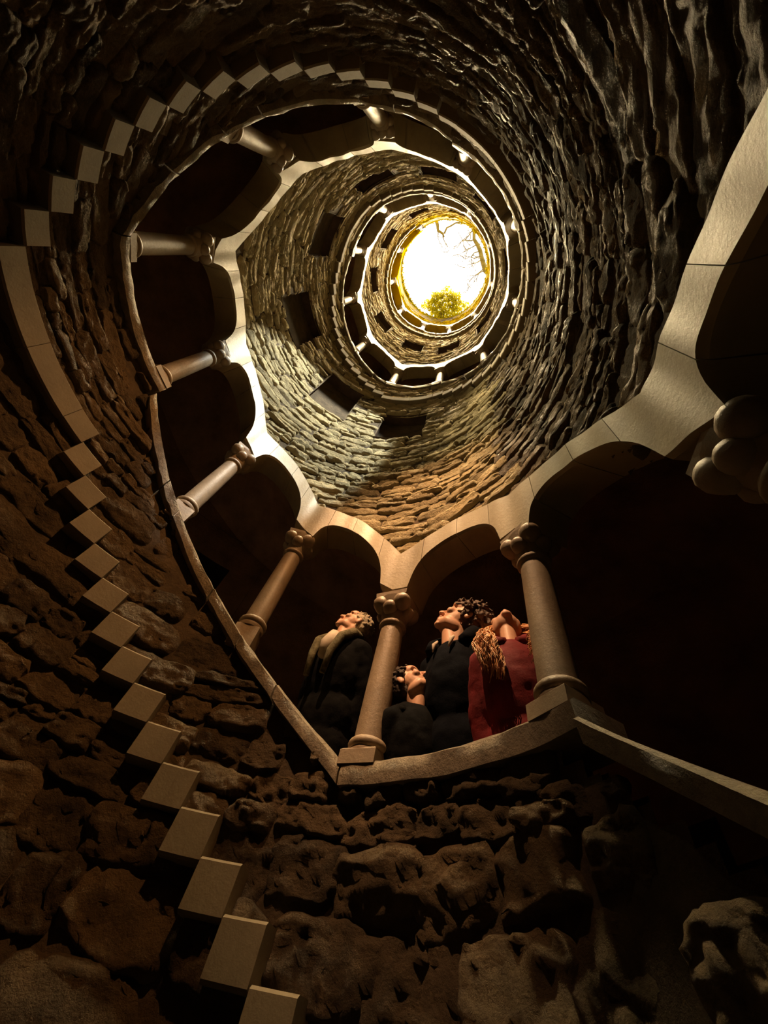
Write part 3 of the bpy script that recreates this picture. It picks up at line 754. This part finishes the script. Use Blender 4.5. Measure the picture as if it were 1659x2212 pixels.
# woman in red
r4, h4 = person('woman in a red coat with long auburn hair, head thrown far back', (0.785, 0.787, 0.972), math.radians(-8), math.radians(68), fl, M_RED, 'long', female=True, lean=10, head=1.26, slim=0.88)
hair_cap(r4, h4, M_REDHAIR, 120, 0.010, 0.03, 4, 0.02, -0.08)
rg = random.Random(5); V, Fq = [], []
for sx in (-1, 1):
    for i in range(210):
        u0 = rg.random(); lock = int(u0*9); lk = random.Random(lock*7+sx)
        jx, jy, jz = lk.uniform(-1, 1), lk.uniform(-1, 1), lk.uniform(-1, 1)
        a0 = Vector((sx*(.05+rg.uniform(0, .045)), .06+rg.uniform(-.04, .05), 1.53+rg.uniform(-.04, .03)))
        a1 = Vector((sx*((.115 if sx < 0 else .150)+.03*jx+rg.uniform(-.012, .03)), -.02+.05*jy+rg.uniform(-.03, .03), 1.485+.02*jz+rg.uniform(-.02, .02)))
        a2 = Vector((sx*((.125 if sx < 0 else .150)+.05*jx+rg.uniform(-.02, .03)), -.135+.02*jy+rg.uniform(-.03, .02), 1.41+.03*jz+rg.uniform(-.02, .02)))
        end = (1.20 if sx < 0 else 1.29)+.05*jz
        a3 = Vector((sx*(.125+.055*jx+rg.uniform(-.016, .02)), -.165+rg.uniform(-.02, .015), end+rg.uniform(-.03, .07)))
        ph, fq, am = lk.uniform(0, 6)+rg.uniform(-.5, .5), lk.uniform(13, 20), rg.uniform(.008, .017); pts = []
        for u in np.linspace(0, 1, 18):
            p = a0*(1-u)**3+a1*3*u*(1-u)**2+a2*3*u*u*(1-u)+a3*u**3
            p = p+Vector((math.sin(ph+u*fq), math.cos(ph*1.3+u*fq), 0.4*math.sin(ph+u*fq*1.2)))*am*min(1, u*1.6)
            pts.append(p)
        v, f = tube(pts, [.0046*(1-0.7*(k/17)**2) for k in range(18)], 4)
        Fq += [tuple(x+len(V) for x in ff) for ff in f]; V += v
plain('long_hair', V, Fq, M_REDHAIR, r4)
collar(r4, M_RED, 'coat_collar', 0.088, 1.445, 0.042, 0.35, 0.03, 0.03)

# ------------------------------------------------------------------ plants above the opening
M_BARK = mat('grey_bark', (0.16, 0.13, 0.10), 0.9, 0.1, 0.3, 6, 0.5, 30)
M_LEAF = mat('yellow_green_leaf', (0.25, 0.215, 0.008), 0.9, 0.0, 0.3, 5, 0, transl=0.45)
M_GRASS = mat('yellow_grass', (0.15, 0.118, 0.001), 0.9, 0.0, 0.3, 8, 0, transl=0.4)
def branch_set(name, label, paths, seed, twigs, tr, extra):
    rg = random.Random(seed); V, Fq = [], []
    def add(pts, rad, ns=6):
        v, f = tube([W(*p) for p in pts], [r*U for r in rad], ns); Fq.extend([tuple(x+len(V) for x in ff) for ff in f]); V.extend(v)
    def grow(p, d, ln, r, depth):
        pts = [Vector(p)]; d = Vector(d).normalized()
        for k in range(5):
            d = (d+Vector((rg.gauss(0, .35), rg.gauss(0, .35), rg.gauss(0, .2)))).normalized(); pts.append(pts[-1]+d*ln/5)
        add(pts, [r*(1-0.75*k/5) for k in range(6)], 4)
        if depth > 0:
            for k in range(2, 6):
                if rg.random() < 0.8:
                    dd = (d+Vector((rg.gauss(0, .8), rg.gauss(0, .8), rg.gauss(0, .4)))).normalized(); grow(pts[k], dd, ln*rg.uniform(.4, .7), r*.55, depth-1)
    for pts, r0, r1 in paths:
        n_ = len(pts); add(pts, [r0+(r1-r0)*k/(n_-1) for k in range(n_)], 8)
    for p, d, ln in twigs: grow(p, d, ln, tr, 2)
    Vw = np.array([tuple(v) for v in V]); org = W(*paths[0][0][0])
    root = empty(name, org); tag(root, label, 'tree', 'bare trees over the opening')
    me = bpy.data.meshes.new('branches'); me.from_pydata([tuple(v-np.array(org)) for v in Vw], [], Fq); me.materials.append(M_BARK)
    for p in me.polygons: p.use_smooth = True
    o = bpy.data.objects.new('branches', me); COL.objects.link(o); o.parent = root
branch_set('bare_tree', 'bare tree whose crooked branch reaches across the right of the opening',
  [([(2.3, 1.1, 11.1), (2.0, .8, 11.8), (1.5, .42, 12.3), (1.15, .12, 12.5), (.99, .0, 12.5), (.94, -.12, 12.55), (.87, -.28, 12.6), (.82, -.42, 12.6), (.74, -.54, 12.6), (.64, -.66, 12.65), (.61, -.86, 12.65), (.45, -1.1, 12.7), (.3, -1.4, 12.7)],  .085, .028)], 3,
  [((.86, -.42, 12.6), (-1, -.2, 0), .5), ((.80, -.56, 12.6), (-1, .3, .1), .55), ((.66, -.68, 12.65), (-1, .1, 0), .5), ((.61, -.86, 12.65), (-.8, .6, 0), .45), ((.97, -.2, 12.55), (-1, .2, 0), .55), ((1.06, -.02, 12.55), (-1, .3, 0), .6), ((1.0, -.1, 12.5), (-.9, .7, 0), .6), ((1.1, .1, 12.5), (-.6, .9, .1), .5), ((.9, -.35, 12.6), (-1, .5, .1), .6)], .02, None)
branch_set('bare_tree', 'bare tree whose forked branch hangs over the top of the opening',
  [([(-.8, -2.6, 11.1), (-.6, -2.0, 11.9), (-.4, -1.4, 12.3), (-.33, -1.05, 12.4), (-.29, -.95, 12.4), (-.27, -.84, 12.4), (-.15, -.78, 12.4), (-.11, -.70, 12.4)], .07, .02),
   ([(-.11, -.78, 12.4), (-.06, -.9, 12.45), (.02, -.93, 12.45), (.15, -1.0, 12.5), (.3, -1.02, 12.5)],   .022, .016)], 8,
  [((-.15, -.78, 12.4), (.2, 1, 0), .4), ((-.27, -.84, 12.4), (-.3, 1, 0), .3), ((.15, -1.0, 12.5), (.6, .8, 0), .35)], .017, None)
def leaves(name, n_, where, size, mt, parent, org, seed, up=0.0):
    rg = np.random.default_rng(seed); P = where(rg, n_)
    a = rg.normal(0, 1, (n_, 3)); a /= np.linalg.norm(a, axis=1)[:, None]; b = np.cross(a, rg.normal(0, 1, (n_, 3))); b /= np.linalg.norm(b, axis=1)[:, None]
    s_ = size*rg.uniform(.6, 1.3, (n_, 1))
    V = np.stack([P-a*s_, P+b*s_*.45, P+a*s_, P-b*s_*.45], 1)
    F = np.arange(n_*4).reshape(-1, 4)
    o = mesh_obj(name, toW(V).reshape(-1, 3)-np.array(org), F, mt, None, org, False)
    if parent: o.parent = parent; o.location = (0, 0, 0)
    return o
def blob(c, r, shell_=0.5):
    def f(rg, n_):
        d = rg.normal(0, 1, (n_, 3)); d /= np.linalg.norm(d, axis=1)[:, None]
        k = 1+0.28*np.sin(d[:, :1]*7+1)*np.cos(d[:, 1:2]*6)
        return np.array(c)+d*np.array(r)*k*rg.uniform(shell_, 1, (n_, 1))
    return f
org = W(0.05, 1.15, RIM+0.05)
sh = empty('leafy_shrub', org); tag(sh, 'yellow-green leafy shrub leaning over the lower edge of the bright opening', 'shrub')
o = leaves('leaves', 4200, blob((0.03, .78, 11.9), (.55, .38, .45)), .034, M_LEAF, sh, org, 5); o['kind'] = 'stuff'
V, Fq = [], []
rg = random.Random(9)
for k in range(9):
    e = Vector((.03+rg.uniform(-.35, .35), .84+rg.uniform(-.25, .2), 11.9+rg.uniform(-.2, .3)))
    p0 = Vector((0.05+rg.uniform(-.06, .06), 1.15, RIM+.05)); mid = (p0+e)/2+Vector((0, .08, .1))
    v, f = tube([W(*p0), W(*mid), W(*e)], [.02, .014, .006], 5); Fq += [tuple(x+len(V) for x in ff) for ff in f]; V += v
plain('stems', [v-org for v in V], Fq, M_BARK, sh)
def rim_grass(rg, n_):
    t = rg.uniform(0, 2*PI, n_); t = np.where(rg.random(n_) < .35, rg.normal(math.radians(150), .25, n_), t)
    r = rg.normal(1.015, .022, n_); return np.stack([r*np.cos(t), r*np.sin(t), RIM+rg.uniform(-.05, .2, n_)], -1)
o = leaves('grass', 3500, rim_grass, .03, M_GRASS, None, W(0, 0, RIM), 6); tag(o, 'yellow grass and moss hanging around the rim of the opening', 'grass', None, 'stuff')
